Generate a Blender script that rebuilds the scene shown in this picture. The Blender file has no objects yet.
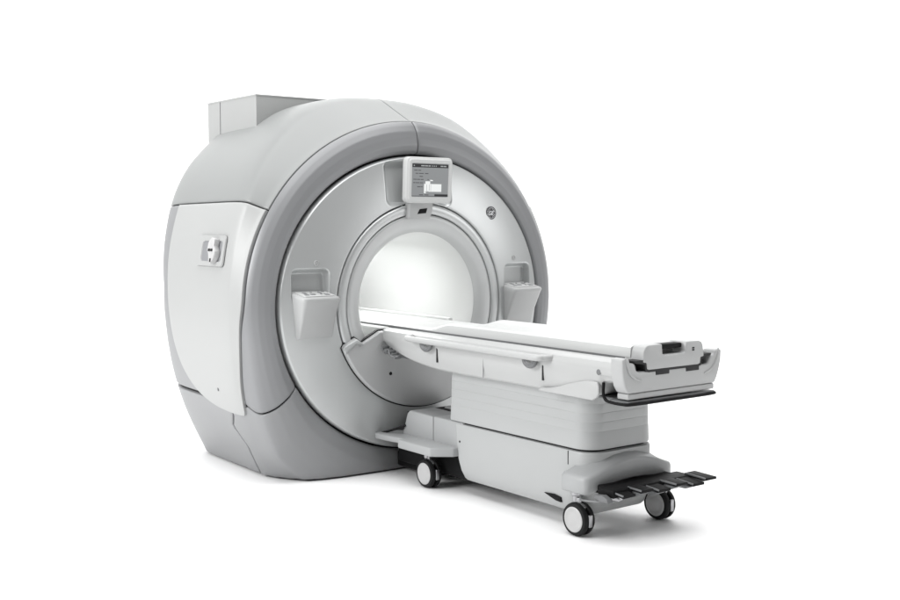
import bpy, bmesh, math
import numpy as np
from mathutils import Vector, Matrix
rad = math.radians
scene = bpy.context.scene
COL = scene.collection

# ------------------------------------------------------------------ materials
def mat(name, col, rough=0.4, metal=0.0, bump=0.0, bscale=300.0, var=0.0, vscale=3.0, coat=0.0, rvar=0.06, spec=0.5):
    m = bpy.data.materials.new(name); m.use_nodes = True
    nt = m.node_tree; N = nt.nodes; L = nt.links
    b = N['Principled BSDF']
    b.inputs['Base Color'].default_value = (*col, 1)
    b.inputs['Roughness'].default_value = rough
    b.inputs['Metallic'].default_value = metal
    b.inputs['Coat Weight'].default_value = coat
    b.inputs['Coat Roughness'].default_value = 0.13
    b.inputs['Specular IOR Level'].default_value = spec
    tc = N.new('ShaderNodeTexCoord')
    nz = N.new('ShaderNodeTexNoise'); nz.inputs['Scale'].default_value = vscale; nz.inputs['Detail'].default_value = 4
    L.new(tc.outputs['Object'], nz.inputs['Vector'])
    if var > 0:
        mx = N.new('ShaderNodeMix'); mx.data_type = 'RGBA'
        mx.inputs[6].default_value = (*[c*(1-var) for c in col], 1)
        mx.inputs[7].default_value = (*[min(1, c*(1+var)) for c in col], 1)
        L.new(nz.outputs['Fac'], mx.inputs[0]); L.new(mx.outputs[2], b.inputs['Base Color'])
    mr = N.new('ShaderNodeMapRange')
    mr.inputs['To Min'].default_value = max(0, rough-rvar); mr.inputs['To Max'].default_value = rough+rvar
    L.new(nz.outputs['Fac'], mr.inputs['Value']); L.new(mr.outputs['Result'], b.inputs['Roughness'])
    if bump > 0:
        n2 = N.new('ShaderNodeTexNoise'); n2.inputs['Scale'].default_value = bscale; n2.inputs['Detail'].default_value = 2
        L.new(tc.outputs['Object'], n2.inputs['Vector'])
        bp = N.new('ShaderNodeBump'); bp.inputs['Strength'].default_value = bump; bp.inputs['Distance'].default_value = 0.0006
        L.new(n2.outputs['Fac'], bp.inputs['Height']); L.new(bp.outputs['Normal'], b.inputs['Normal'])
    return m

M = dict(
    shell=mat('shell_paint_dimmed', (0.258, 0.266, 0.264), 0.42, bump=0.25, bscale=500, var=0.015),  # darkened against the side paint to offset the strong top light
    side=mat('side_paint', (0.37, 0.376, 0.373), 0.42, bump=0.25, bscale=500, var=0.015),
    face=mat('silver_face_paint', (0.51, 0.523, 0.523), 0.30, metal=0.45, bump=0.15, bscale=700, var=0.03, vscale=2),
    flare=mat('silver_flare_paint', (0.50, 0.51, 0.51), 0.36, metal=0.25, bump=0.15, bscale=700, var=0.02),
    ring=mat('grey_ring_paint', (0.23, 0.234, 0.241), 0.36, metal=0.12, bump=0.15, bscale=600, var=0.02),
    base=mat('grey_base_paint', (0.255, 0.259, 0.265), 0.42, metal=0.1, bump=0.2, bscale=600, var=0.02),
    dock=mat('dock_paint', (0.425, 0.431, 0.433), 0.38, metal=0.2, bump=0.2, bscale=600, var=0.02),
    bore=mat('bore_white', (0.68, 0.689, 0.68), 0.45, bump=0.1),
    white=mat('table_white', (0.425, 0.431, 0.429), 0.38, bump=0.2, bscale=500, var=0.012),
    cradle=mat('cradle_white', (0.544, 0.552, 0.548), 0.42, bump=0.15, bscale=400),
    pale=mat('table_grey', (0.408, 0.414, 0.414), 0.42, bump=0.2, bscale=500, var=0.012),
    column=mat('column_grey', (0.399, 0.408, 0.408), 0.45, bump=0.3, bscale=400, var=0.015),
    pad=mat('foot_grey', (0.357, 0.365, 0.368), 0.42, bump=0.2, bscale=500, var=0.012),
    dark=mat('black_gap', (0.012, 0.012, 0.013), 0.7),
    rubber=mat('black_rubber', (0.011, 0.011, 0.0115), 0.55, bump=0.3, bscale=200, spec=0.18),
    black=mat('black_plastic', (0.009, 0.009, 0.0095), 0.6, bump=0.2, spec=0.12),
    steel=mat('brushed_steel', (0.38, 0.38, 0.39), 0.3, metal=0.9),
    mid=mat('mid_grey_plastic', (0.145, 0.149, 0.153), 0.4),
    hub=mat('hub_white', (0.468, 0.468, 0.468), 0.35),
    key=mat('key_grey', (0.221, 0.225, 0.234), 0.4),
    logo_d=mat('badge_dark', (0.04, 0.041, 0.044), 0.35),
    logo_l=mat('badge_light', (0.6, 0.61, 0.62), 0.3, metal=0.5),
    floor=mat('floor_white', (0.93, 0.93, 0.93), 0.6, spec=0.3, rvar=0.02),
)
def emi(name, col, s):
    m = bpy.data.materials.new(name); m.use_nodes = True
    b = m.node_tree.nodes['Principled BSDF']
    b.inputs['Base Color'].default_value = (0.02, 0.02, 0.02, 1); b.inputs['Roughness'].default_value = 0.25
    b.inputs['Specular IOR Level'].default_value = 0.15; b.inputs['Emission Color'].default_value = (*col, 1); b.inputs['Emission Strength'].default_value = s
    return m
M['scr'] = emi('screen_grey', (0.25, 0.26, 0.265), 1)
M['scr_d'] = emi('screen_dark', (0.012, 0.012, 0.014), 1)
M['scr_t'] = emi('screen_text_dark', (0.05, 0.05, 0.055), 1)
M['scr_l'] = emi('screen_light', (0.85, 0.87, 0.86), 1)
M['scr_m'] = emi('screen_mid', (0.40, 0.42, 0.42), 1)

# ------------------------------------------------------------------ helpers
def link(name, me, m, parent=None, smooth=True, angle=40):
    o = bpy.data.objects.new(name, me); COL.objects.link(o)
    me.materials.append(m)
    if smooth:
        me.polygons.foreach_set('use_smooth', [True]*len(me.polygons))
        try: me.set_sharp_from_angle(angle=rad(angle))
        except Exception: pass
    if parent: o.parent = parent
    return o
def from_data(name, verts, faces, m, parent=None, smooth=True, angle=40, flip=False):
    me = bpy.data.meshes.new(name)
    if flip: faces = [tuple(reversed(f)) for f in faces]
    me.from_pydata([tuple(map(float, v)) for v in verts], [], faces); me.update()
    return link(name, me, m, parent, smooth, angle)
def from_bm(name, bm, m, parent=None, smooth=True, angle=40):
    me = bpy.data.meshes.new(name); bmesh.ops.recalc_face_normals(bm, faces=bm.faces[:]); bm.to_mesh(me); bm.free()
    return link(name, me, m, parent, smooth, angle)
def grid_faces(nu, nv, closeu=False):
    F = []
    for i in range(nu if closeu else nu-1):
        for j in range(nv-1):
            a = i*nv+j; b = ((i+1) % nu)*nv+j
            F.append((a, b, b+1, a+1))
    return F
def add_box(bm, x0, x1, y0, y1, z0, z1, bev=0.0, seg=3, mtx=None):
    r = bmesh.ops.create_cube(bm, size=1)
    vs = r['verts']
    for v in vs:
        v.co = Vector(((x0+x1)/2+v.co.x*(x1-x0), (y0+y1)/2+v.co.y*(y1-y0), (z0+z1)/2+v.co.z*(z1-z0)))
    if bev > 0:
        es = {e for v in vs for e in v.link_edges}
        rb = bmesh.ops.bevel(bm, geom=list(es), offset=bev, segments=seg, profile=0.5, affect='EDGES')
        vs = list({v for f in rb['faces'] for v in f.verts} | {v for v in vs if v.is_valid})
    if mtx is not None:
        for v in vs: v.co = mtx @ v.co
    return vs
def add_prism(bm, pts, lo, hi, axis=0, bev=0.0, seg=3, mtx=None):
    """polygon pts in the plane normal to axis, extruded lo..hi"""
    def P(a, b, c):
        return {0: (c, a, b), 1: (a, c, b), 2: (a, b, c)}[axis]
    A = [bm.verts.new(P(a, b, lo)) for a, b in pts]; B = [bm.verts.new(P(a, b, hi)) for a, b in pts]
    n = len(pts); fs = [bm.faces.new(A), bm.faces.new(B[::-1])]
    for i in range(n): fs.append(bm.faces.new((A[i], B[i], B[(i+1) % n], A[(i+1) % n])))
    bmesh.ops.recalc_face_normals(bm, faces=fs)
    vs = A+B
    if bev > 0:
        es = list({e for v in vs for e in v.link_edges})
        rb = bmesh.ops.bevel(bm, geom=es, offset=bev, segments=seg, profile=0.5, affect='EDGES')
        vs = list({v for f in rb['faces'] for v in f.verts} | {v for v in vs if v.is_valid})
    if mtx is not None:
        for v in vs: v.co = mtx @ v.co
    return vs
def rrect(y0, y1, z0, z1, r, n=6):
    out = []
    for cx, cy, a0 in ((y1-r, z1-r, 0), (y0+r, z1-r, 90), (y0+r, z0+r, 180), (y1-r, z0+r, 270)):
        for k in range(n+1):
            a = rad(a0+90*k/n); out.append((cx+r*math.cos(a), cy+r*math.sin(a)))
    return out
def add_tube(bm, path, r, n=12, closed=False):
    path = [Vector(p) for p in path]; rings = []
    m = len(path); prev = None
    for i, p in enumerate(path):
        t = (path[(i+1) % m]-path[i-1]) if closed else (path[min(i+1, m-1)]-path[max(i-1, 0)])
        t.normalize()
        if prev is None:
            u = t.cross(Vector((0, 0, 1)));
            if u.length < 0.1: u = t.cross(Vector((0, 1, 0)))
        else: u = prev-t*prev.dot(t)
        u.normalize(); prev = u; w = t.cross(u)
        rr = r(i/(m-1)) if callable(r) else r
        rings.append([bm.verts.new(p+(u*math.cos(2*math.pi*k/n)+w*math.sin(2*math.pi*k/n))*rr) for k in range(n)])
    for i in range(m if closed else m-1):
        a, b = rings[i], rings[(i+1) % m]
        for k in range(n): bm.faces.new((a[k], a[(k+1) % n], b[(k+1) % n], b[k]))
    if not closed:
        bm.faces.new(rings[0][::-1]); bm.faces.new(rings[-1])
def add_lathe(bm, prof, c, axis=1, n=40, closed=False):
    """prof: list (a, r): a along axis, r radius; c centre"""
    rings = []
    for a, r in prof:
        ring = []
        for k in range(n):
            t = 2*math.pi*k/n; u, w = r*math.cos(t), r*math.sin(t)
            p = {0: (a, u, w), 1: (u, a, w), 2: (u, w, a)}[axis]
            ring.append(bm.verts.new((c[0]+p[0], c[1]+p[1], c[2]+p[2])))
        rings.append(ring)
    m = len(rings)
    for i in range(m if closed else m-1):
        a, b = rings[i], rings[(i+1) % m]
        for k in range(n): bm.faces.new((a[k], a[(k+1) % n], b[(k+1) % n], b[k]))
    if not closed:
        bm.faces.new(rings[0][::-1]); bm.faces.new(rings[-1])
def smooth_path(pts, n=8, closed=False):
    pts = [Vector(p) for p in pts]; m = len(pts); out = []
    for i in range(m if closed else m-1):
        if closed: p0, p1, p2, p3 = pts[i-1], pts[i], pts[(i+1) % m], pts[(i+2) % m]
        else: p0, p1, p2, p3 = pts[max(i-1, 0)], pts[i], pts[i+1], pts[min(i+2, m-1)]
        for k in range(n):
            t = k/n
            out.append(0.5*((2*p1)+(p2-p0)*t+(2*p0-5*p1+4*p2-p3)*t*t+(3*p1-p0-3*p2+p3)*t**3))
    if not closed: out.append(pts[-1])
    return out
def empty(name, loc, label, cat):
    o = bpy.data.objects.new(name, None); COL.objects.link(o); o.location = loc
    o.empty_display_size = 0.2
    o['label'] = label; o['category'] = cat
    return o

# ------------------------------------------------------------------ the scanner
scanner = empty('mri_scanner', (0, 0, 0), 'large white and grey scanner with a round open bore and a small screen above', 'mri scanner')
CZ = 1.02
# outline of the body (half, right side): (y, z)
OUT = [(0, 2.315), (0.30, 2.29), (0.58, 2.20), (0.83, 2.00), (1.02, 1.75), (1.13, 1.45), (1.175, 1.10), (1.16, 0.80),
       (1.105, 0.50), (1.02, 0.25), (0.93, 0.06), (0.80, -0.16), (0.45, -0.36), (0, -0.42)]
oa = np.array([math.degrees(math.atan2(y, z-CZ)) for y, z in OUT]); orr = np.array([math.hypot(y, z-CZ) for y, z in OUT])
def hermite(x, X, Y):
    x = min(max(x, X[0]), X[-1]); i = min(np.searchsorted(X, x, side='right')-1, len(X)-2)
    def sl(k):
        if k == 0 or k == len(X)-1: return 0.0
        return (Y[k+1]-Y[k-1])/(X[k+1]-X[k-1])
    h = X[i+1]-X[i]; t = (x-X[i])/h
    return ((2*t**3-3*t*t+1)*Y[i]+(t**3-2*t*t+t)*h*sl(i)+(-2*t**3+3*t*t)*Y[i+1]+(t**3-t*t)*h*sl(i+1))
def Rb(phi):
    return hermite(abs(((phi+180) % 360)-180), oa, orr)
def ell(phi, a, b):
    p = rad(phi); return 1/math.sqrt((math.sin(p)/a)**2+(math.cos(p)/b)**2)
def Rf(phi): return ell(phi, 0.968, 0.897)
def Rr(phi):
    q = abs(((phi+180) % 360)-180); t = min(max((q-84)/36, 0), 1); t = t*t*(3-2*t)
    return ell(phi, 1.142, 1.107)*(1-t)+t*min(Rb(phi)-.035, 1.27)
def xc(phi):      # x of the crease where the chamfered front turns into the long side
    p = abs(((phi+180) % 360)-180)
    return float(np.interp(p, [0, 30, 60, 90, 120, 180], [-0.50, -0.42, -0.24, -0.25, -0.32, -0.45]))
XB = -1.20
def XBf(phi):
    return float(np.interp(abs(((phi+180) % 360)-180), [0, 45, 62, 85, 180], [-1.36, -1.36, -1.29, -1.20, -1.20]))
SG = np.arange(-0.3, 4.201, 0.01)
def profile(phi):
    rf, rr, rb = Rf(phi), Rr(phi), Rb(phi); w = rr-rf; c = xc(phi)
    XB = XBf(phi)
    S = [-0.3, 0, .04, .12, .30, .50, .70, .87, .95, 1.0, 1.12, 2.0, 3.0, 3.35, 3.7, 4.0]
    X = [-0.17, -.088, -.064, -.048, -.040, -.047, -.060, -.082, -.098, -.112, -.15, c, XB, XB-.07, XB-.125, XB-.155]
    R = [rf, rf+.006, rf+.010, rf+.12*w, rf+.30*w, rf+.50*w, rf+.70*w, rf+.87*w, rf+.95*w, rr, rr+.012, rb, rb*.985, rb*.96, rb*.91, rb*.84]
    acc = np.zeros((2, len(SG))); wt = 0
    win = np.where(SG < 1.0, .04, .04+.42*np.clip((SG-1)/.5, 0, 1))
    for k in (-1, -.66, -.33, 0, .33, .66, 1):
        ww = 1-abs(k)*.6; ss = SG+k*win*.5
        acc += ww*np.array([np.interp(ss, S, X), np.interp(ss, S, R)]); wt += ww
    return acc/wt
TAB = np.array([profile(p) for p in np.arange(0, 360, .5)])
def Pxr(ph, s):
    a = (ph % 360)*2; i = int(a); fa = a-i; i %= 720; j = (i+1) % 720
    b = min(max((s+.3)*100, 0), len(SG)-1.001); k = int(b); fb = b-k
    q = TAB[i, :, k]*(1-fa)*(1-fb)+TAB[j, :, k]*fa*(1-fb)+TAB[i, :, k+1]*(1-fa)*fb+TAB[j, :, k+1]*fa*fb
    p = rad(ph); x, r = float(q[0]), float(q[1])
    return Vector((x, r*math.sin(p), CZ+r*math.cos(p)))
_n = (Pxr(40.5, 2.5)-Pxr(39.5, 2.5)).cross(Pxr(40, 2.52)-Pxr(40, 2.48))
NSIGN = 1 if _n.dot(Pxr(40, 2.5)-Vector((-.8, 0, CZ))) > 0 else -1
def surf(phi, s, off=0.0):
    p = Pxr(phi, s)
    if off != 0:
        n = (Pxr(phi+.5, s)-Pxr(phi-.5, s)).cross(Pxr(phi, s+.02)-Pxr(phi, s-.02)).normalized()
        p = p+n*off*NSIGN
    p.z = max(p.z, 0.012)
    return p
def patch(name, bounds, nu, nv, m, parent, off=0.0, edge=0.006, skirt=0.02):
    """bounds(u, v) -> (phi, s). Edges rounded inwards, with a skirt."""
    def params(n):
        q = [0, 0.0, 0.0015, 0.004, 0.009]
        mid = list(np.linspace(0.02, 0.98, n))
        return [(0, 'k')]+[(t, i) for i, t in enumerate(q[1:])]+[(t, 9) for t in mid]+[(1-t, i) for i, t in reversed(list(enumerate(q[1:])))]+[(1, 'k')]
    drop = {'k': skirt, 0: edge, 1: edge*.4, 2: edge*.1, 3: 0, 9: 0}
    U, V = params(nu), params(nv)
    verts = []
    for u, ku in U:
        for v, kv in V:
            ph, s = bounds(u, v)
            verts.append(surf(ph, s, off-max(drop[ku], drop[kv])))
    return from_data(name, verts, grid_faces(len(U), len(V)), m, parent, angle=50)

GAP = 0.35   # degrees of seam
# dark inner body under the covers
verts = []; ph_n = 120; s_l = list(np.linspace(0.3, 4, 60))
for i in range(ph_n):
    for s in s_l: verts.append(surf(i*360/ph_n, s, -0.016))
from_data('inner_body', verts, grid_faces(ph_n, len(s_l), True), M['dark'], scanner)
bm = bmesh.new(); add_lathe(bm, [(-.20, .60), (-.135, .60), (-.135, 1.04), (-.20, 1.04)], (0, 0, CZ), axis=0, n=120, closed=True)
for v in bm.verts: v.co.z = max(v.co.z, .013)
from_bm('groove_ring', bm, M['dark'], scanner)
# back plate
bm = bmesh.new(); n = 120; ra = []; rb_ = []
for i in range(n):
    p = surf(i*360/n, 4.0); ra.append(bm.verts.new(p)); a = rad(i*360/n)
    rb_.append(bm.verts.new((XB-.325, .42*math.sin(a), CZ+.42*math.cos(a))))
for i in range(n): bm.faces.new((ra[i], ra[(i+1) % n], rb_[(i+1) % n], rb_[i]))
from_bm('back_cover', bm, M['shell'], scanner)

PL, PR = -117.5, 117.5      # where the ring meets the base cover
def dip(s): return 4.0*math.sin(math.pi*min(max(s, 0), 1))
def ext(ph):
    t = min(max((abs(((ph+180) % 360)-180)-86)/32, 0), 1); return .55*t*t*(3-2*t)
def dips(s): return 2.4*math.sin(math.pi*min(max(s/1.55, 0), 1))
def ringL(u, v): ph = (PL-dips(v*1.55)+GAP)*(1-u)+(-0.12)*u; return (ph, v*(1+ext(ph)))
def ringR(u, v): ph = 0.12*(1-u)+(PR+dips(v*1.55)-GAP)*u; return (ph, v*(1+ext(ph)))
patch('trim_ring', ringL, 110, 40, M['ring'], scanner)
patch('trim_ring', ringR, 110, 40, M['ring'], scanner)
# top covers (light), split in the middle
TS = 60.0
def topL(u, v): return (-TS*(1-u)-0.10*u, 1.035+2.965*v)
def topR(u, v): return (0.10*(1-u)+TS*u, 1.035+2.965*v)
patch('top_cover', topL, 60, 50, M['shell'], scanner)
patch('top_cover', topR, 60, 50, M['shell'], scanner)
# grey rear covers behind the side covers
patch('rear_cover', lambda u, v: ((lambda p: (p, 1.035+ext(p)+(2.965-ext(p))*v))(-116.8*(1-u)-(TS+.5)*u)), 40, 40, M['base'], scanner)
patch('rear_cover', lambda u, v: ((lambda p: (p, 1.035+ext(p)+(2.965-ext(p))*v))(116.8*(1-u)+(TS+.5)*u)), 40, 40, M['base'], scanner)
# base covers: front piece, then a rear piece on either side
def sfb(phi):
    # seam between front and rear base piece (a small zigzag)
    q = abs(((phi+180) % 360)-180)
    return float(np.interp(q, [116, 121, 124.5, 130, 180], [2.13, 2.10, 2.17, 2.02, 2.02]))
def baseF(u, v):
    ph = (PL-.15)*(1-u)+(-242.35)*u
    e = dips(v*2.12)
    ph2 = ph-e*(1-u)+e*u
    return (ph2, sfb(ph2)*v)
patch('base_cover', baseF, 120, 60, M['base'], scanner)
patch('base_cover', lambda u, v: ((-117.8)*(1-u)-152*u, sfb(-117.8*(1-u)-152*u)+.02+(3.98-sfb(-117.8*(1-u)-152*u))*v), 30, 34, M['base'], scanner)
patch('base_cover', lambda u, v: ((117.8)*(1-u)+152*u, sfb(117.8*(1-u)+152*u)+.02+(3.98-sfb(117.8*(1-u)+152*u))*v), 30, 34, M['base'], scanner)
# side covers with a dark gasket line
def side_bounds(sign, grow=0.0):
    def f(u, v):
        f1 = 119.9+grow*.45; f0 = TS+.55-grow*.6
        ph = f0*(1-v)+f1*v
        # along the length
        def s_of_x(x): return 2+(xc(ph)-x)/(xc(ph)-XBf(ph))
        back = (1-v**4.0)**.25
        front = 1-(1-min(1, v)**20)**(1/3)
        x_back = -0.16-0.98*back-grow*.02
        s1 = s_of_x(x_back) if x_back < xc(ph) else 1.12+(x_back+.16)/(xc(ph)+.16)*.88
        s0 = 1.045+ext(ph)+front*.14
        s1 = max(s1, s0)
        return (sign*ph, s0*(1-u)+s1*u)
    return f
def side_patch(name, sign, off, grow, m, edge, skirt):
    f = side_bounds(sign, grow)
    # cluster rows near the bottom so the rounded corners are smooth
    def g(u, v): return f(u, 1-(1-v)**2.2)
    return patch(name, g, 60, 90, m, scanner, off, edge, skirt)
for sg in (-1, 1):
    sc = side_patch('side_cover', sg, 0.012, 0.0, M['side'], 0.006, 0.018)
    # latch: recess frame, pocket, handle
    def at(x, z, off=0.0):
        # point on the side surface for given x, z
        lo = None; best = None
        for k in range(600):
            ph = 62+k*.1
            s = 2+(xc(ph)-x)/(xc(ph)-XBf(ph))
            p = surf(sg*ph, s, off)
            d = abs(p[2]-z)+abs(p[0]-x)*.2
            if best is None or d < best: best = d; lo = p
        return Vector(lo)
    P0 = at(-.485, 1.35, .012)
    up = (at(-.485, 1.45, .012)-at(-.485, 1.25, .012)).normalized()
    fw = (at(-.40, 1.35, .012)-at(-.60, 1.35, .012)).normalized()
    nn = fw.cross(up) if sg < 0 else up.cross(fw)
    nn.normalize()
    if nn.y*sg < 0: nn = -nn
    fw2 = up.cross(nn) if (up.cross(nn)).x > 0 else -up.cross(nn)
    mx = Matrix((( fw2.x, nn.x, up.x, P0.x), (fw2.y, nn.y, up.y, P0.y), (fw2.z, nn.z, up.z, P0.z), (0, 0, 0, 1)))
    bm = bmesh.new()   # frame
    outer = rrect(-.185, .185, -.095, .088, .03); inner = rrect(-.125, .150, -.068, .055, .02)
    A = [bm.verts.new(mx @ Vector((a, .002, b))) for a, b in outer]; B = [bm.verts.new(mx @ Vector((a*.985, .010, b*.975))) for a, b in outer]
    C_ = [bm.verts.new(mx @ Vector((a, .009, b))) for a, b in inner]; D = [bm.verts.new(mx @ Vector((a*.97, .0035, b*.95))) for a, b in inner]
    nq = len(A)
    for R1, R2 in ((A, B), (B, C_), (C_, D)):
        for i in range(nq): bm.faces.new((R1[i], R1[(i+1) % nq], R2[(i+1) % nq], R2[i]))
    fr = from_bm('latch_frame', bm, M['side'], sc)
    bm = bmesh.new(); add_prism(bm, rrect(-.123, .148, -.066, .053, .018), .0015, .0045, axis=1, mtx=mx)
    from_bm('latch_pocket', bm, M['key'], sc)
    bm = bmesh.new()
    add_prism(bm, [(.028, .045), (.062, .070), (.105, .062), (.10, .02), (.128, -.01), (.12, -.045), (.085, -.085), (.06, -.07), (.045, -.03), (.02, -.005)], .004, .042, axis=1, bev=.006, mtx=mx)
    from_bm('latch_handle', bm, M['hub'], sc, angle=60)
    bm = bmesh.new()
    bm.free()
    for bb in ((.045, .068, .043, .048, -.012, .004), (.08, .10, .043, .048, -.012, .004), (.082, .095, .043, .047, -.074, -.052)):
        bm = bmesh.new(); add_box(bm, *bb, .002, 2, mx); from_bm('latch_slot', bm, M['dark'], sc)
    q = at(-.51, .53, .012)
    bm = bmesh.new(); bmesh.ops.create_uvsphere(bm, u_segments=16, v_segments=10, radius=.011, matrix=Matrix.Translation(q) @ Matrix.Diagonal((1, .35, 1.1, 1)))
    from_bm('screw', bm, M['mid'], sc)

# top box
bm = bmesh.new()
pts = [(-.80, 2.306), (-.80, 2.0), (-1.49, 2.0), (-1.49, 2.306)]
add_prism(bm, pts, -.70, .45, axis=1, bev=.006)
add_box(bm, -1.49, -.797, -.703, .453, 2.298, 2.31, .003, 2)
tb = from_bm('top_box', bm, M['side'], scanner, angle=50)
bm = bmesh.new(); add_box(bm, -1.302, -1.298, -.7025, -.695, 2.0, 2.298)
from_bm('box_seam', bm, M['mid'], tb)

# face: convex disc with recesses
def sdf_box(y, z, cy, cz, hy, hz, r):
    qy = abs(y-cy)-hy+r; qz = abs(z-cz)-hz+r
    return math.hypot(max(qy, 0), max(qz, 0))+min(max(qy, qz), 0)-r
def sst(a, b, x):
    t = min(max((x-a)/(b-a), 0), 1); return t*t*(3-2*t)
def face_x(y, z):
    r = math.hypot(y, z-CZ); ph = math.degrees(math.atan2(y, z-CZ)); rf = Rf(ph)
    t = min(max((r-.6)/(rf-.6), 0), 1.05)
    x = -0.042*t**1.8
    x -= .038*(1-sst(-.030, 0.004, sdf_box(y, z, -.02, 1.742, .243, .135, .045)))
    for sg in (-1, 1):
        x -= .050*(1-sst(-.022, 0.004, sdf_box(y, z, sg*.775-.0, 1.15, .118, .095, .035)))*sst(1.02, 1.10, z)
    return x
Rin = .612
verts = []; NPH = 900; q = [0, 0, .004, .011, .02]; nr = 120
tl = [(0, .03), (0, .006), (.004/.35, .002), (.01/.35, 0)]+[(t, 0) for t in np.linspace(.04, .962, nr)]+[(1-.012/.35, .001), (1-.007/.35, .004), (1-.003/.35, .010), (1, .02), (1, .06)]
for i in range(NPH):
    ph = i*360/NPH; a = rad(ph); rf = Rf(ph)-.004
    for t, d in tl:
        r = Rin+(rf-Rin)*t; y = r*math.sin(a); z = CZ+r*math.cos(a)
        verts.append((face_x(y, z)-d, y, z))
face = from_data('face_cover', verts, grid_faces(NPH, len(tl), True), M['face'], scanner, angle=60)
# trim band round the bore
def lathe_x(name, prof, m, parent, n=200, angle=40):
    verts = []
    for i in range(n):
        a = 2*math.pi*i/n
        for x, r in prof: verts.append((x, r*math.sin(a), CZ+r*math.cos(a)))
    return from_data(name, verts, grid_faces(n, len(prof), True), m, parent, angle=angle)
lathe_x('bore_trim', [(-.03, .604), (-.006, .604), (.000, .600), (.004, .590), (.003, .560), (-.001, .550), (-.006, .546), (-.03, .546)], M['face'], scanner)
fl = [(-.03, .540), (-.008, .540), (-.003, .535), (-.003, .518), (-.006, .496), (-.014, .472), (-.028, .451), (-.046, .434)]
sp = smooth_path([(x, 0, r) for x, r in fl[3:]], 4)
lathe_x('bore_flare', fl[:3]+[(p.x, p.z) for p in sp]+[(-.08, .450)], M['flare'], scanner, angle=60)
sp = smooth_path([(-.0465, 0, .4335), (-.068, 0, .420), (-.10, 0, .407), (-.16, 0, .392), (-.24, 0, .381), (-.36, 0, .374), (-.8, 0, .370), (-1.2, 0, .372), (-1.4, 0, .385), (-1.535, 0, .425)], 3)
lathe_x('bore_liner', [(p.x, p.z) for p in sp], M['bore'], scanner, angle=60)

# dock panel (lower middle, darker)
arc = [(.630*math.sin(rad(a)), CZ+.630*math.cos(rad(a))) for a in np.linspace(112, 248, 60)]
poly = arc+[(-.575, .800), (-.50, .838), (-.448, .806), (-.33, .868), (.33, .868), (.448, .806), (.50, .838), (.575, .800)]
def inset(poly, d):
    ar = sum(poly[i-1][0]*poly[i][1]-poly[i][0]*poly[i-1][1] for i in range(len(poly)))
    out = []
    m = len(poly)
    for i, (y, z) in enumerate(poly):
        a = Vector(poly[i-1]); b = Vector(poly[(i+1) % m]); t = (b-a).normalized()
        nrm = Vector((-t.y, t.x));
        if ar < 0: nrm = -nrm
        out.append((y+nrm.x*d, z+nrm.y*d))
    return out
bm = bmesh.new(); rings = []
for d, x in ((-.008, -.02), (-.008, .001)): rings.append([bm.verts.new((x, y, z)) for y, z in inset(poly, d)])
for a_, b_ in zip(rings, rings[1:]):
    for i in range(len(poly)): bm.faces.new((a_[i], a_[(i+1) % len(poly)], b_[(i+1) % len(poly)], b_[i]))
bm.faces.new(rings[-1])
from_bm('dock_gasket', bm, M['dark'], scanner)
bm = bmesh.new(); rings = []
for d, x in ((0, -.02), (0, .012), (.004, .022), (.009, .0265), (.014, .028)):
    rings.append([bm.verts.new((x, y, z)) for y, z in inset(poly, d)])
for a_, b_ in zip(rings, rings[1:]):
    for i in range(len(poly)): bm.faces.new((a_[i], a_[(i+1) % len(poly)], b_[(i+1) % len(poly)], b_[i]))
bm.faces.new(rings[-1])
dk = from_bm('dock_panel', bm, M['dock'], scanner, angle=50)
for sy in (-1, 1):
    bm = bmesh.new()
    add_prism(bm, [(sy*-.590, .772), (sy*-.584, .790), (sy*-.497, .832), (sy*-.452, .803), (sy*-.468, .792), (sy*-.500, .806), (sy*-.553, .764), (sy*-.575, .745)], .020, .036, axis=0, bev=.005)
    from_bm('dock_lip', bm, M['face'], dk, angle=50)
    bm = bmesh.new(); add_lathe(bm, [(.018, .013), (.027, .013), (.0285, .010)], (0, sy*.258, .61), axis=0, n=20)
    from_bm('screw', bm, M['black'], dk)

def merge_into(o, bm, m):
    # add shapes to an existing mesh as extra faces with a material slot of their own
    me = o.data
    if m.name not in [q.name for q in me.materials]: me.materials.append(m)
    idx = [q.name for q in me.materials].index(m.name)
    bmesh.ops.recalc_face_normals(bm, faces=bm.faces[:])
    for fc in bm.faces: fc.material_index = idx; fc.smooth = False
    tmp = bpy.data.meshes.new('tmp'); bm.to_mesh(tmp); bm.free()
    b2 = bmesh.new(); b2.from_mesh(me); b2.from_mesh(tmp); b2.to_mesh(me); b2.free(); bpy.data.meshes.remove(tmp)
    return o
# display: housing, bezel, screen
disp_tilt = Matrix.Translation((.06, .012, 1.765)) @ Matrix.Rotation(rad(3), 4, 'Y')
bm = bmesh.new()
add_prism(bm, rrect(-.171, .171, -.138, .138, .03), -.050, .0, axis=0, bev=.010, seg=3, mtx=disp_tilt)
ds = from_bm('display_housing', bm, M['cradle'], scanner, angle=50)
bm = bmesh.new()
o1 = rrect(-.164, .164, -.130, .130, .026); o2 = rrect(-.155, .155, -.121, .121, .02); o3 = rrect(-.140, .140, -.104, .104, .010); o4 = rrect(-.136, .136, -.100, .100, .008)
rg = [[bm.verts.new(disp_tilt @ Vector((x, a, b))) for a, b in o] for o, x in ((o1, -.001), (o2, .007), (o3, .008), (o4, .001))]
for a_, b_ in zip(rg, rg[1:]):
    for i in range(len(a_)): bm.faces.new((a_[i], a_[(i+1) % len(a_)], b_[(i+1) % len(a_)], b_[i]))
from_bm('bezel', bm, M['cradle'], ds, angle=30)
bm = bmesh.new(); add_prism(bm, o4, .0005, .002, axis=0, mtx=disp_tilt)
scr = from_bm('screen', bm, M['scr'], ds)
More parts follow.
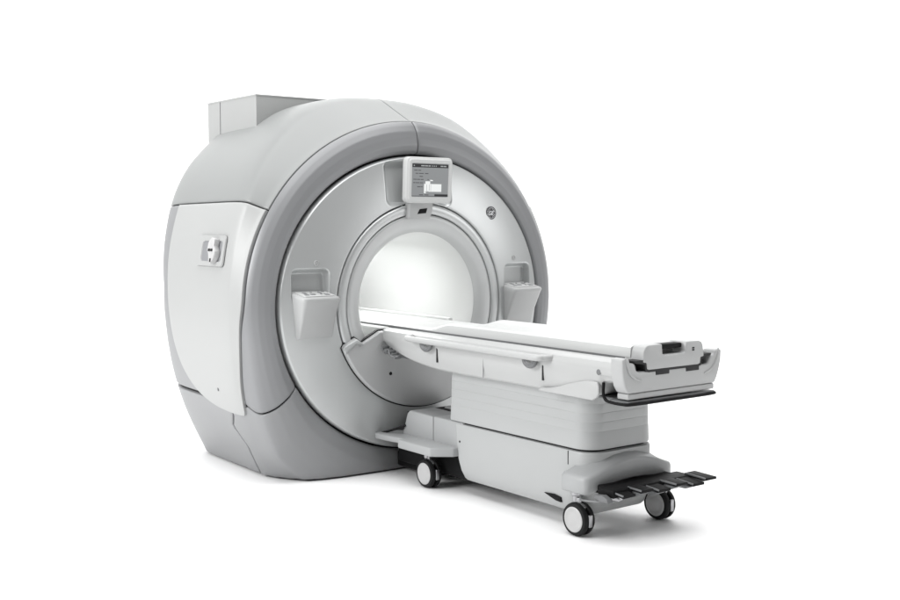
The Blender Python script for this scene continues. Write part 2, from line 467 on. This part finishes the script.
def sbars(name, rects, m, x):
    bm = bmesh.new()
    for y0, y1, z0, z1 in rects: add_box(bm, x, x+.0008, y0, y1, z0, z1, mtx=disp_tilt)
    return merge_into(scr, bm, m)
sbars('screen_bar', [(-.134, .134, .076, .097), (.035, .134, -.097, -.083), (-.134, .035, -.0965, -.094)], M['scr_d'], .0022)
import random
rnd = random.Random(4)
tx = []
y = -.122
for (a, b) in ((-.125, -.118), (-.070, -.045), (-.042, -.02), (-.016, .0), (.01, .016), (.024, .030), (.038, .044), (.075, .095), (.099, .118)):
    tx.append((a, b, .083, .089))
sbars('screen_header', tx, M['scr_m'], .0032)
tx = []
for z, spans in ((.058, ((-.12, -.095), (-.09, -.07))), (.040, ((-.11, -.09), (-.085, -.05), (-.04, -.015))), (.022, ((-.08, -.055),)),
                 (.004, ((-.125, -.10), (-.097, -.075), (-.071, -.05), (-.02, -.012), (.012, .02))), (-.016, ((-.125, -.11), (-.106, -.08), (-.076, -.052))),
                 (-.040, ((-.095, -.07), (-.066, -.056))), (-.088, ((-.08, -.05), (-.04, -.01)))):
    for a, b in spans: tx.append((a, b, z-.0022, z+.0022))
sbars('screen_text', tx, M['scr_t'], .0022)
sbars('screen_window', [(.005, .085, -.068, -.022), (-.045, -.030, -.078, -.022), (-.030, -.010, -.066, -.010), (-.010, .005, -.068, -.022), (-.035, .0, -.022, -.006), (.0, .02, -.004, .003)], M['scr_l'], .0024)
sbars('screen_icon', [(-.027, -.024, -.064, -.025), (-.008, -.005, -.062, -.025), (-.04, .085, -.072, -.0695), (.004, .006, -.066, -.024)], M['scr_m'], .0034)
# bracket below display
bm = bmesh.new()
add_prism(bm, [(-.115, 1.655), (.062, 1.655), (.052, 1.575), (.034, 1.535), (-.124, 1.535), (-.118, 1.60)], -.02, .032, axis=0, bev=.008)
br = from_bm('display_bracket', bm, M['pale'], scanner, angle=50)
bm = bmesh.new(); add_prism(bm, [(-.045, 1.592), (.012, 1.598), (.002, 1.568), (-.062, 1.562)], .030, .034, axis=0, bev=.001)
from_bm('bracket_slot', bm, M['black'], br)

# control shelves
for sg in (-1, 1):
    bm = bmesh.new()
    def Y(v): return v if sg > 0 else -v
    # sections from bottom to top: (z, x_front, ymin, ymax)
    secs = [(.845, -.03, .655, .865), (.856, .012, .652, .868), (.95, .050, .650, .876), (1.06, .100, .648, .888), (1.078, .112, .648, .890), (1.088, .108, .652, .886), (1.092, .098, .660, .878)]
    rings = []
    for z, xf, y0, y1 in secs:
        rc = min(.025, max(.006, xf*.3))
        ring = [(-.08, y0-.0), (xf-rc, y0), (xf-rc*.3, y0+rc*.3), (xf, y0+rc), (xf, y1-rc), (xf-rc*.3, y1-rc*.3), (xf-rc, y1), (-.08, y1)]
        # top slopes up to the back
        rings.append([bm.verts.new((x, Y(yy), z+(.030*(xf-x)/(xf+.08) if z > 1.07 else 0))) for x, yy in ring])
    for a_, b_ in zip(rings, rings[1:]):
        for i in range(7): bm.faces.new((a_[i], a_[i+1], b_[i+1], b_[i]))
    bm.faces.new(rings[-1])
    sh = from_bm('control_shelf', bm, M['pale'], scanner, angle=60)
    # keypad panel on top with keys
    slope = math.atan2(.030, .19)
    mx = Matrix.Translation((.02, sg*.770, 1.1055)) @ Matrix.Rotation(slope, 4, 'Y')
    bm = bmesh.new(); add_prism(bm, rrect(-.062, .062, -.098, .098, .012), -.001, .0035, axis=2, bev=.001, mtx=mx)
    kp = from_bm('keypad', bm, M['cradle'], sh)
    bm = bmesh.new()
    for (cx, cy, w, h) in ((.03, -.07, .018, .028), (-.015, -.06, .03, .02), (.02, -.025, .022, .03), (-.03, -.01, .012, .012), (.02, .03, .014, .014), (.03, .06, .03, .03), (-.02, .04, .03, .016), (-.04, .075, .012, .018)):
        add_prism(bm, rrect(cx-w/2, cx+w/2, cy-h/2, cy+h/2, .004, 3), .003, .0065, axis=2, mtx=mx)
        from_bm('key', bm, M['key'], kp); bm = bmesh.new()
    bm.free()
    # small round marks above the shelves
    bm = bmesh.new()
    x0 = face_x(sg*.738, 1.281)
    add_lathe(bm, [(x0-.01, .017), (x0+.003, .017), (x0+.004, .013), (x0+.001, .011), (x0+.001, .006), (x0+.004, .005), (x0+.0045, .003)], (0, sg*.738, 1.281), axis=0, n=28)
    from_bm('call_button', bm, M['pale'], scanner)

# round emblem
ex, ey, ez = face_x(.548, 1.571), .548, 1.571
bm = bmesh.new(); add_lathe(bm, [(ex-.01, .042), (ex+.003, .042), (ex+.0045, .0405), (ex+.0045, .001)], (0, ey, ez), axis=0, n=48)
lg = from_bm('emblem', bm, M['logo_d'], scanner)
bm = bmesh.new()
# scrolls running round inside the rim
add_tube(bm, [(ex+.0045, ey+.0335*math.cos(t), ez+.0335*math.sin(t)) for t in np.linspace(0, 2*math.pi, 48, endpoint=False)], .0010, 6, True)
for k in range(4):
    a0 = rad(45+90*k)
    pts = []
    for j in range(15):
        t = j/14; a = a0+(t-.5)*1.15; r = .0325-.008*math.sin(math.pi*t)**.6
        pts.append((ex+.005, ey+r*math.cos(a), ez+r*math.sin(a)))
    add_tube(bm, pts, .0011, 6)
from_bm('emblem_scroll', bm, M['logo_l'], lg)
cu = bpy.data.curves.new('emblem_letters', 'FONT'); cu.body = 'GE'; cu.size = .036; cu.align_x = 'CENTER'; cu.align_y = 'CENTER'
cu.shear = .35; cu.extrude = .0008; cu.offset = .0003; cu.space_character = .92
to = bpy.data.objects.new('tmp', cu); COL.objects.link(to)
bpy.context.view_layer.update()
me = bpy.data.meshes.new_from_object(to.evaluated_get(bpy.context.evaluated_depsgraph_get()))
bpy.data.objects.remove(to)
cc = [sum(v.co[i] for v in me.vertices)/len(me.vertices) for i in (0, 1)]
xs_ = [v.co.x for v in me.vertices]; ys_ = [v.co.y for v in me.vertices]
me.transform(Matrix.Translation((-(max(xs_)+min(xs_))/2, -(max(ys_)+min(ys_))/2, 0)))
me.transform(Matrix.Translation((ex+.0055, ey, ez)) @ Matrix(((0, 0, 1, 0), (1, 0, 0, 0), (0, 1, 0, 0), (0, 0, 0, 1))))
lt = link('emblem_letters', me, M['logo_l'], lg, smooth=False)

# ------------------------------------------------------------------ the patient table
table = empty('patient_table', (1.0, 0, 0), 'long white mobile patient table on castors docked at the scanner bore', 'patient table')
def T(o):
    o.parent = table; o.matrix_parent_inverse = Matrix.Translation((-1.0, 0, 0)); return o
def tbm(name, bm, m, **k): return T(from_bm(name, bm, m, None, **k))

# body (lofted along x)
def body_section(x):
    zb = hermite(x, np.array([-.02, .06, .14, .26, .42, .62, 1.2, 1.70, 1.82, 1.86, 1.97]), np.array([.800, .782, .758, .728, .704, .690, .690, .692, .712, .770, .772]))
    hw = hermite(x, np.array([-.02, .05, .3, 1.0, 1.9]), np.array([.300, .322, .330, .332, .334]))
    zt = .884
    return zb, hw, zt
bm = bmesh.new(); rings = []
xs = [-.02, -.018, -.012, 0, .03, .06, .1, .15, .2, .26, .33, .42, .52, .62, .8, 1.0, 1.2, 1.4, 1.6, 1.70, 1.76, 1.79, 1.82, 1.83, 1.84, 1.85, 1.86, 1.90, 1.95]
for i, x in enumerate(xs):
    zb, hw, zt = body_section(x)
    sh = {0: .02, 1: .010, 2: .004}.get(i, 0)
    hw -= sh; zb += sh; zt -= sh*.5
    half = [(.205, zt-.030), (.216, zt-.030), (.222, zt-.008), (.235, zt-.001), (.262, zt+.002), (hw-.03, zt-.002), (hw-.010, zt-.012), (hw, zt-.032), (hw+.001, zt-.06), (hw-.006, zt-.075), (hw-.008, (zb+zt)/2-.02), (hw-.014, zb+.03), (hw-.020, zb+.010), (hw-.034, zb)]
    ring = [(-a, b) for a, b in half]+[(a, b) for a, b in half[::-1]]
    rings.append([bm.verts.new((x, a, b)) for a, b in ring])
for a_, b_ in zip(rings, rings[1:]):
    n = len(a_)
    for i in range(n): bm.faces.new((a_[i], a_[(i+1) % n], b_[(i+1) % n], b_[i]))
bm.faces.new(rings[0]); bm.faces.new(rings[-1][::-1])
body = tbm('table_body', bm, M['white'], angle=35)
# thin seams on the side
for sy in (-1, 1):
    bm = bmesh.new()
    for x in (.985,): add_box(bm, x, x+.002, sy*.3215, sy*.3255, .70, .81)
    o = from_bm('side_seam', bm, M['key'], body)
# lower side skirts (scooped) each side
for sy in (-1, 1):
    bm = bmesh.new()
    prof = [(1.42, .686)]+[(1.45+.36*t, .705+.072*sst(0, 1, t)) for t in np.linspace(0, 1, 14)]+[(1.835, .774), (1.845, .755), (1.845, .72), (1.83, .70), (1.80, .684)]
    add_prism(bm, prof, min(sy*.318, sy*.3345), max(sy*.318, sy*.3345), axis=1, bev=.006)
    o = from_bm('side_skirt', bm, M['white'], body, angle=50)

# end frame (U-shaped tray end)
bm = bmesh.new()
zc = .90
outer = [(-.342, .898), (-.341, .85), (-.334, .80), (-.322, .765), (-.300, .735), (.300, .735), (.318, .765), (.332, .80), (.345, .85), (.346, .898)]
inner = [(.300, .898), (.292, .875), (.262, .872), (.250, .838), (.235, .832), (-.235, .832), (-.250, .838), (-.262, .872), (-.292, .875), (-.300, .898)]
add_prism(bm, outer+inner, 1.925, 2.005, axis=0, bev=.010)
ef = tbm('end_frame', bm, M['pale'], angle=50)
# curved lip lines each side of the end face
for sy in (-1, 1):
    bm = bmesh.new()
    pts = [(2.003, sy*.322, .905), (2.006, sy*.315, .87), (2.007, sy*.295, .83), (2.007, sy*.262, .803), (2.006, sy*.22, .79)]
    add_tube(bm, smooth_path(pts, 6), lambda t: .0065*(.4+.6*math.sin(math.pi*min(max(t, .1), .9))), 8)
    from_bm('lip', bm, M['pale'], ef)
bm = bmesh.new(); add_box(bm, 1.93, 2.0, -.300, .300, .706, .7335, .006)
from_bm('lower_lip', bm, M['pale'], ef, angle=50)
bm = bmesh.new()
add_box(bm, 1.99, 2.0068, -.125, -.03, .808, .832, .003, 2)
from_bm('slot', bm, M['dark'], ef)
bm = bmesh.new(); add_box(bm, 1.99, 2.0068, .085, .18, .808, .832, .003, 2)
from_bm('slot', bm, M['dark'], ef)
# dark underside between column and end + black loop rail
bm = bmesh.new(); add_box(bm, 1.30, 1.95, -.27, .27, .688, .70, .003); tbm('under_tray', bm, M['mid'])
bm = bmesh.new()
path = [(1.862, -.318, .775), (1.864, -.322, .73), (1.874, -.322, .702), (1.90, -.322, .690), (1.975, -.315, .686), (2.010, -.27, .686), (2.014, 0, .686), (2.010, .27, .686), (1.975, .315, .686), (1.90, .322, .690), (1.874, .322, .702), (1.864, .322, .73), (1.862, .318, .775)]
add_tube(bm, smooth_path(path, 6), .0075, 10)
tbm('bumper_rail', bm, M['black'])
bm = bmesh.new(); add_box(bm, 1.885, 2.004, -.30, .30, .690, .699, .003); tbm('bumper_plate', bm, M['mid'])

# cradle: narrow part running into the bore, wide pad, end block
bm = bmesh.new(); rings = []
def cr_section(x):
    t = sst(.34, .56, x); h = .905+.040*t
    return h
xs = [-1.35, -1.345, -.9, -.4, 0, .2, .30, .34, .38, .42, .46, .50, .54, .58, .8, 1.2, 1.6, 1.90, 1.93]
for x in xs:
    h = cr_section(x); e = .0
    # a shallow dish along the middle
    half = [(.205, .888), (.213, .889), (.215, .894), (.212, h-.010), (.200, h-.003), (.190, h), (.176, h-.001), (.168, h-.010), (.12, h-.017), (.06, h-.022), (0, h-.024)]
    ring = [(-a, b) for a, b in half]+[(a, b) for a, b in half[-2::-1]]
    rings.append([bm.verts.new((x, a, b)) for a, b in ring])
for a_, b_ in zip(rings, rings[1:]):
    n = len(a_)
    for i in range(n): bm.faces.new((a_[i], a_[(i+1) % n], b_[(i+1) % n], b_[i]))
bm.faces.new(rings[0]); bm.faces.new(rings[-1][::-1])
cr = tbm('cradle', bm, M['cradle'], angle=45)
# end block with grip
bm = bmesh.new()
blk = [(-.213, .872), (-.206, .925), (-.196, .943), (-.178, .950), (-.085, .951), (-.080, .905), (-.070, .898), (.070, .898), (.080, .905), (.085, .951), (.178, .950), (.196, .943), (.206, .925), (.213, .872), (.190, .868), (.186, .840), (.172, .835), (-.172, .835), (-.186, .840), (-.190, .868)]
add_prism(bm, blk, 1.90, 2.008, axis=0, bev=.006)
eb = from_bm('end_block', bm, M['pale'], cr, angle=50); eb.matrix_parent_inverse = Matrix.Identity(4)
bm = bmesh.new(); add_box(bm, 1.912, 1.932, -.080, .080, .90, .946, .004)
from_bm('grip_back', bm, M['pale'], eb)
bm = bmesh.new(); add_box(bm, 1.935, 1.985, -.079, .079, .922, .945, .006)
from_bm('grip_bar', bm, M['black'], eb)
bm = bmesh.new()
for a in (0, 1): 
    for b in (0, 1): add_box(bm, 2.008, 2.0095, .125+a*.009, .131+a*.009, .905+b*.010, .912+b*.010)
merge_into(eb, bm, M['black'])
# grey strip painting in the shadow line of the gap under the cradle edge
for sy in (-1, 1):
    bm = bmesh.new(); add_box(bm, -1.33, 1.9, min(sy*.198, sy*.2125), max(sy*.198, sy*.2125), .850, .8895); from_bm('cradle_gap_shade', bm, M['mid'], cr)
bm = bmesh.new(); add_box(bm, -1.33, 1.9, -.198, .198, .850, .876); from_bm('cradle_base', bm, M['cradle'], cr)
# rails in the bore carrying the cradle
bm = bmesh.new()
for sy in (-1, 1): add_box(bm, -1.45, -.03, min(sy*.225, sy*.30), max(sy*.225, sy*.30), .80, .885, .008)
add_box(bm, -1.45, -.03, -.225, .225, .80, .865, .006)
from_bm('bore_rail', bm, M['bore'], scanner, angle=50)
bm = bmesh.new()   # raised strip at the back of the bore table
add_box(bm, -1.45, -.04, .232, .262, .885, .915, .006)
from_bm('bore_ledge', bm, M['bore'], scanner, angle=50)

# handrails, brackets, slots, side hole
for sy in (-1, 1):
    bm = bmesh.new()
    z = .858; y0 = sy*.388
    path = smooth_path([(.345, sy*.325, z+.004), (.365, sy*.350, z+.003), (.41, y0, z+.001), (.8, y0+sy*.003, z), (1.2, y0+sy*.003, z-.001), (1.45, y0, z-.002), (1.498, sy*.362, z-.002), (1.515, sy*.325, z-.002)], 8)
    add_tube(bm, path, .0165, 16)
    hr = tbm('handrail', bm, M['white'], angle=60)
    for bx in (.515, 1.385):
        bm = bmesh.new()
        add_tube(bm, [(bx+.042*math.cos(t), sy*.352, .838+.034*math.sin(t)) for t in np.linspace(math.pi, 2*math.pi, 14)], .0125, 10)
        add_box(bm, bx+.036, bx+.060, sy*.352-.008, sy*.352+.008, .832, .852, .003)
        from_bm('bracket', bm, M['mid'], hr)
        bm = bmesh.new(); add_box(bm, bx+.064, bx+.073, min(sy*.322, sy*.330), max(sy*.322, sy*.330), .738, .825, .002, 2)
        add_box(bm, bx+.045, bx+.073, min(sy*.322, sy*.330), max(sy*.322, sy*.330), .822, .830, .002, 2)
        from_bm('bracket_slot', bm, M['dark'], hr)
    bm = bmesh.new(); add_lathe(bm, [(0, .001), (0, .012), (sy*.0065, .014), (sy*.0065, .001)], (1.845, sy*.3285, .822), axis=1, n=20)
    from_bm('side_plug', bm, M['mid'], body)
# connector hardware under the table nose
bm = bmesh.new()
for (x, z, r) in ((.065, .772, .012), (.10, .757, .016), (.135, .755, .012), (.165, .742, .010), (.19, .730, .012)):
    add_lathe(bm, [(-.345, .002), (-.345, r), (-.300, r), (-.300, .002)], (x, 0, z), axis=1, n=14)
add_tube(bm, smooth_path([(.05, -.335, .785), (.085, -.35, .752), (.12, -.338, .768), (.16, -.35, .738), (.21, -.33, .735)], 6), .005, 8)
tbm('dock_connector', bm, M['mid'])
bm = bmesh.new(); add_box(bm, 0.0, .62, -.20, .20, .70, .80, .01); tbm('nose_beam', bm, M['mid'])

# column: upper sleeve with faint bellows lines, lower skirt
def rr_plan(x0, x1, hw, r, n=10):
    out = []
    rf_ = r*.3
    for cx, cy, a0, q in ((x1-r, hw-r, 0, r), (x0+rf_, hw-rf_, 90, rf_), (x0+rf_, -hw+rf_, 180, rf_), (x1-r, -hw+r, 270, r)):
        for k in range(n+1):
            a = rad(a0+90*k/n); out.append((cx+q*math.cos(a), cy+q*math.sin(a)))
    return out
def loft_plan(name, secs, m, angle=35):
    """secs: list (z, x0, x1, hw, r)"""
    bm = bmesh.new(); rings = []
    for z, x0, x1, hw, r in secs: rings.append([bm.verts.new((a, b, z)) for a, b in rr_plan(x0, x1, hw, r)])
    for a_, b_ in zip(rings, rings[1:]):
        n = len(a_)
        for i in range(n): bm.faces.new((a_[i], a_[(i+1) % n], b_[(i+1) % n], b_[i]))
    bm.faces.new(rings[0][::-1]); bm.faces.new(rings[-1])
    return tbm(name, bm, m, angle=angle)
secs = [(.410, .581, 1.688, .236, .10), (.4105, .577, 1.692, .240, .104), (.418, .575, 1.694, .242, .106)]
for zz in (.50, .545, .59, .635):
    d = (zz-.41)*.02
    secs += [(zz-.004, .5755+d, 1.6935-d, .2415-d, .106), (zz-.001, .5768+d, 1.6922-d, .2402-d, .103), (zz+.001, .5768+d, 1.6922-d, .2402-d, .103), (zz+.004, .576+d, 1.693-d, .241-d, .1055)]
secs += [(.70, .583, 1.686, .234, .10)]
loft_plan('column_sleeve', secs, M['column'], 20)
loft_plan('column_core', [(.38, .60, 1.67, .222, .09), (.42, .60, 1.67, .222, .09)], M['dark'])
loft_plan('column_skirt', [(.085, .72, 1.64, .195, .06), (.088, .705, 1.655, .215, .07), (.10, .695, 1.665, .226, .075), (.14, .672, 1.68, .236, .085), (.20, .650, 1.69, .240, .09), (.30, .632, 1.697, .241, .098),
          (.388, .624, 1.701, .241, .102), (.396, .627, 1.698, .238, .102), (.398, .635, 1.69, .230, .098)], M['column'])
for sy in (-1, 1):
    bm = bmesh.new(); add_box(bm, 1.545, 1.550, sy*.2380, sy*.2425, .325, .392)
    tbm('skirt_seam', bm, M['dark'])
for sy in (-1, 1):
    bm = bmesh.new()
    add_prism(bm, [(1.375, .152), (1.45, .158), (1.50, .150), (1.50, .125), (1.46, .128)], min(sy*.23, sy*.2445), max(sy*.23, sy*.2445), axis=1, bev=.002)
    tbm('foot_slot', bm, M['black'])
    bm = bmesh.new(); add_lathe(bm, [(0, .001), (0, .006), (sy*.002, .006), (sy*.002, .001)], (.68, sy*.2410, .30), axis=1, n=14); tbm('pin', bm, M['dark'])

# rear foot (cross member carrying the rear castors)
bm = bmesh.new(); rings = []
half = [(0, 1.60, 1.765, .265, .368), (.08, 1.59, 1.765, .262, .362), (.15, 1.575, 1.762, .252, .346), (.21, 1.57, 1.757, .238, .328), (.25, 1.565, 1.750, .222, .313), (.285, 1.560, 1.742, .212, .304), (.300, 1.565, 1.732, .212, .298), (.308, 1.577, 1.72, .220, .290)]
full = [(-y, a, b, c, d) for y, a, b, c, d in half[::-1]]+half[1:]
for y, x0, x1, z0, z1 in full:
    k = .028*(1-min(1, abs(y)/.31)**3)
    sec = [(x0, z0+.006), (x0+.006, z0), (x1-.010, z0), (x1, z0+.010), (x1, z1-.016), (x1-.004, z1-.006), (x1-.014, z1), (x1-.05, z1+k*.35), (x1-.085, z1+k), (x0+.03, z1+k*.9), (x0+.008, z1-.002), (x0, z1-.012)]
    rings.append([bm.verts.new((a, y, b)) for a, b in sec])
for a_, b_ in zip(rings, rings[1:]):
    n = len(a_)
    for i in range(n): bm.faces.new((a_[i], a_[(i+1) % n], b_[(i+1) % n], b_[i]))
bm.faces.new(rings[0][::-1]); bm.faces.new(rings[-1])
tbm('rear_foot', bm, M['pad'], angle=50)
# front foot: two lobes each side plus upright block
def top_slab(name, pts, z0, z1, m, bev=.008):
    for_side = []
    bm = bmesh.new()
    add_prism(bm, pts, z0, z1, axis=2, bev=bev)
    return tbm(name, bm, m, angle=45)
for sy in (-1, 1):
    f = lambda P: [(x, y*sy) for x, y in (P if sy > 0 else P[::-1])]
    top_slab('front_foot', f([(-.03, .335), (.00, .350), (.10, .340), (.20, .322), (.30, .318), (.30, .10), (.05, .10), (-.03, .22)]), .222, .256, M['pad'])
    top_slab('front_foot', f([(.262, .372), (.575, .372), (.60, .345), (.66, .27), (.66, .10), (.255, .10)]), .212, .262, M['pad'])
for sy in (-1, 1):
    bm = bmesh.new()
    add_prism(bm, [(.10, .25), (.15, .385), (.175, .405), (.405, .400), (.41, .25)], min(sy*.04, sy*.225), max(sy*.04, sy*.225), axis=1, bev=.010)
    tbm('upright', bm, M['pad'], angle=50)
    bm = bmesh.new()
    add_prism(bm, [(.425, .25), (.425, .405), (.70, .405), (.70, .25)], min(sy*.04, sy*.235), max(sy*.04, sy*.235), axis=1, bev=.008)
    tbm('upright', bm, M['pad'], angle=50)
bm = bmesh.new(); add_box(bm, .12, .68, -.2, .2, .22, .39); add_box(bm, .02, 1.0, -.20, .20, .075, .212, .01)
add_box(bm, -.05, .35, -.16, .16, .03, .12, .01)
tbm('undercarriage_shade', bm, M['black'])  # trolley underside, blackened to stand in for shadow beneath the front foot
bm = bmesh.new()
add_tube(bm, smooth_path([(-.03, -.30, .245), (.06, -.27, .275), (.14, -.23, .31)], 6), .007, 8)
tbm('cable', bm, M['rubber'])

# castors
def castor(x, y, ang):
    c = bpy.data.objects.new('castor', None); COL.objects.link(c)
    c.parent = table; c.location = (x-1.0, y, 0); c.rotation_euler = (0, 0, ang); c.empty_display_size = .05
    R = .082
    bm = bmesh.new()
    add_lathe(bm, [(.168, .001), (.168, .016), (.19, .016), (.195, .024), (.226, .024), (.226, .001)], (-.022, 0, 0), axis=2, n=20)
    add_box(bm, -.035, .012, -.008, .008, .07, .185, .004); add_box(bm, .074, .086, -.011, .011, .055, .115, .003)
    add_prism(bm, [(R*.98*math.cos(a), R+R*.98*math.sin(a)) for a in np.linspace(rad(55), rad(165), 12)]+[(-.03, .10), (.03, .10)], -.009, .009, axis=1, bev=.003)
    from_bm('fork', bm, M['steel'], c, angle=45)
    for sy in (-1, 1):
        bm = bmesh.new()
        prof = [(.008, .030), (.008, .076), (.011, R-.001), (.018, R), (.027, R-.002), (.034, .076), (.036, .068), (.036, .030)]
        add_lathe(bm, [(sy*a, r) for a, r in prof], (0, 0, R), axis=1, n=56)
        w = from_bm('wheel', bm, M['rubber'], c, angle=45)
        bm = bmesh.new()
        prof = [(.031, .0620), (.0365, .0620), (.0395, .057), (.0395, .051), (.0365, .047), (.0375, .030), (.0380, .002)]
        add_lathe(bm, [(sy*a, r) for a, r in prof], (0, 0, R), axis=1, n=56)
        from_bm('hub', bm, M['hub'], w, angle=45)
    return c
castor(1.655, -.270, rad(0)); castor(1.69, .268, rad(0)); castor(.427, -.268, rad(0)); castor(.427, .268, rad(0))

# pedals at the rear
bm = bmesh.new()
add_box(bm, 1.78, 1.885, -.27, .29, .222, .262, .008); add_box(bm, 1.72, 1.80, -.24, .24, .22, .262, .006)
tbm('pedal_beam', bm, M['black'])
for i, (y, x0, L, tilt, dz) in enumerate(((-.215, 1.855, .085, 6, -.006), (-.115, 1.86, .100, 2, .004), (-.005, 1.865, .105, 5, -.002), (.105, 1.865, .115, 1, .006), (.215, 1.87, .120, 5, 0), (.305, 1.85, .14, 2, .010))):
    bm = bmesh.new()
    mx = Matrix.Translation((x0, y, .252+dz)) @ Matrix.Rotation(rad(tilt), 4, 'Y')
    add_box(bm, 0, L, -.040, .040, -.006, .007, .004, 3, mx)
    p = tbm('pedal', bm, M['black'], angle=45)
    bm = bmesh.new()
    nk = int(L/.026)
    add_box(bm, .006, L-.004, -.044, -.037, .000, .0095, .003, 2, mx)
    from_bm('pedal_edge', bm, M['mid'], p)
    bm = bmesh.new()
    add_prism(bm, [(-.02, -.010), (L*.8, -.014), (L*.5, -.034), (0.0, -.042)], -.028, .030, axis=1, bev=.003, mtx=mx)
    from_bm('pedal_arm', bm, M['steel' if i in (0, 4) else 'mid'], p)
bm = bmesh.new()
mx = Matrix.Translation((1.80, -.29, .222)) @ Matrix.Rotation(rad(-8), 4, 'Z')
add_prism(bm, [(-.01, .008), (.05, .018), (.09, .006), (.10, -.012), (.03, -.016), (-.01, -.012)], -.015, .018, axis=1, bev=.004, mtx=mx)
add_tube(bm, smooth_path([(1.69, -.27, .205), (1.72, -.32, .196), (1.80, -.31, .200), (1.87, -.28, .205)], 6), .006, 8)
tbm('brake_lever', bm, M['mid'])

bm = bmesh.new()
bk = [(-.268, .884), (-.262, .872), (-.215, .866), (-.200, .862), (-.193, .832), (-.172, .826), (.172, .826), (.193, .832), (.200, .862), (.215, .866), (.262, .872), (.268, .884)]
add_prism(bm, bk, 1.94, 2.0062, axis=0)
from_bm('end_gap_shade', bm, M['dark'], ef)  # black filler painting in the dark gap under the end block
# children built in world coordinates under table parts: parts sit at the table frame already
# ------------------------------------------------------------------ studio sweep
f = 1110.0
pitch = math.atan(79/f); th = math.atan(850/(f/math.cos(pitch)))
F0 = Vector((-math.cos(th), math.sin(th), 0)); Rv = Vector((math.sin(th), math.cos(th), 0)); U0 = Vector((0, 0, 1))
prof = [(-9, 0), (-4, 0), (0, 0), (3, 0), (5, 0)]+[(5+3*math.sin(rad(a)), 3-3*math.cos(rad(a))) for a in range(6, 91, 6)]+[(8, 6), (8, 11)]
verts = []; ws = [-22, -10, 0, 10, 22]
for w in ws:
    for d, z in prof:
        p = F0*d+Rv*w; verts.append((p.x, p.y, z))
bd = from_data('studio_floor', verts, grid_faces(len(ws), len(prof)), M['floor'], None)
bd['kind'] = 'structure'

# ------------------------------------------------------------------ light
w = bpy.data.worlds.new('World'); scene.world = w; w.use_nodes = True
w.node_tree.nodes['Background'].inputs[0].default_value = (1, 1, 1, 1)
w.node_tree.nodes['Background'].inputs[1].default_value = 0.13
def area(name, loc, target, sx, sy, e):
    l = bpy.data.lights.new(name, 'AREA'); l.shape = 'RECTANGLE'; l.size = sx; l.size_y = sy; l.energy = e
    o = bpy.data.objects.new(name, l); COL.objects.link(o); o.location = loc
    o.rotation_euler = (Vector(target)-Vector(loc)).to_track_quat('-Z', 'Y').to_euler()
    return o
area('key_softbox', (-0.8, -6.5, 3.4), (0.2, 0, .9), 4.0, 3.0, 385)
area('front_fill', (6.2, 5.6, 2.9), (0, 0, 1.2), 3.5, 3.0, 110)  # unseen fill added to brighten the front face
area('top_softbox', (1.5, -1.0, 10.5), (1.5, -1.0, 0), 12, 12, 1700)
c = F0*4.2; area('backdrop_light', (c.x, c.y, 7.0), tuple(F0*8.0+Vector((0, 0, 1.5))), 18, 2.0, 650)
# the lamp in the roof of the bore
area('bore_lamp', (-.62, 0, 1.365), (-.62, 0, 0), .9, .12, 5.4)

# ------------------------------------------------------------------ camera
cam = bpy.data.cameras.new('camera'); co = bpy.data.objects.new('camera', cam); COL.objects.link(co)
cam.sensor_width = 36; cam.lens = 36*f/900; cam.clip_end = 200; cam.clip_start = .05
F = F0*math.cos(pitch)-U0*math.sin(pitch); U = U0*math.cos(pitch)+F0*math.sin(pitch)
mw = Matrix((( Rv.x, U.x, -F.x, 5.48), (Rv.y, U.y, -F.y, -3.976), (Rv.z, U.z, -F.z, 1.52), (0, 0, 0, 1)))
co.matrix_world = mw
scene.camera = co
scene.view_settings.view_transform = 'Standard'; scene.view_settings.look = 'None'
scene.view_settings.exposure = 0; scene.view_settings.gamma = 1
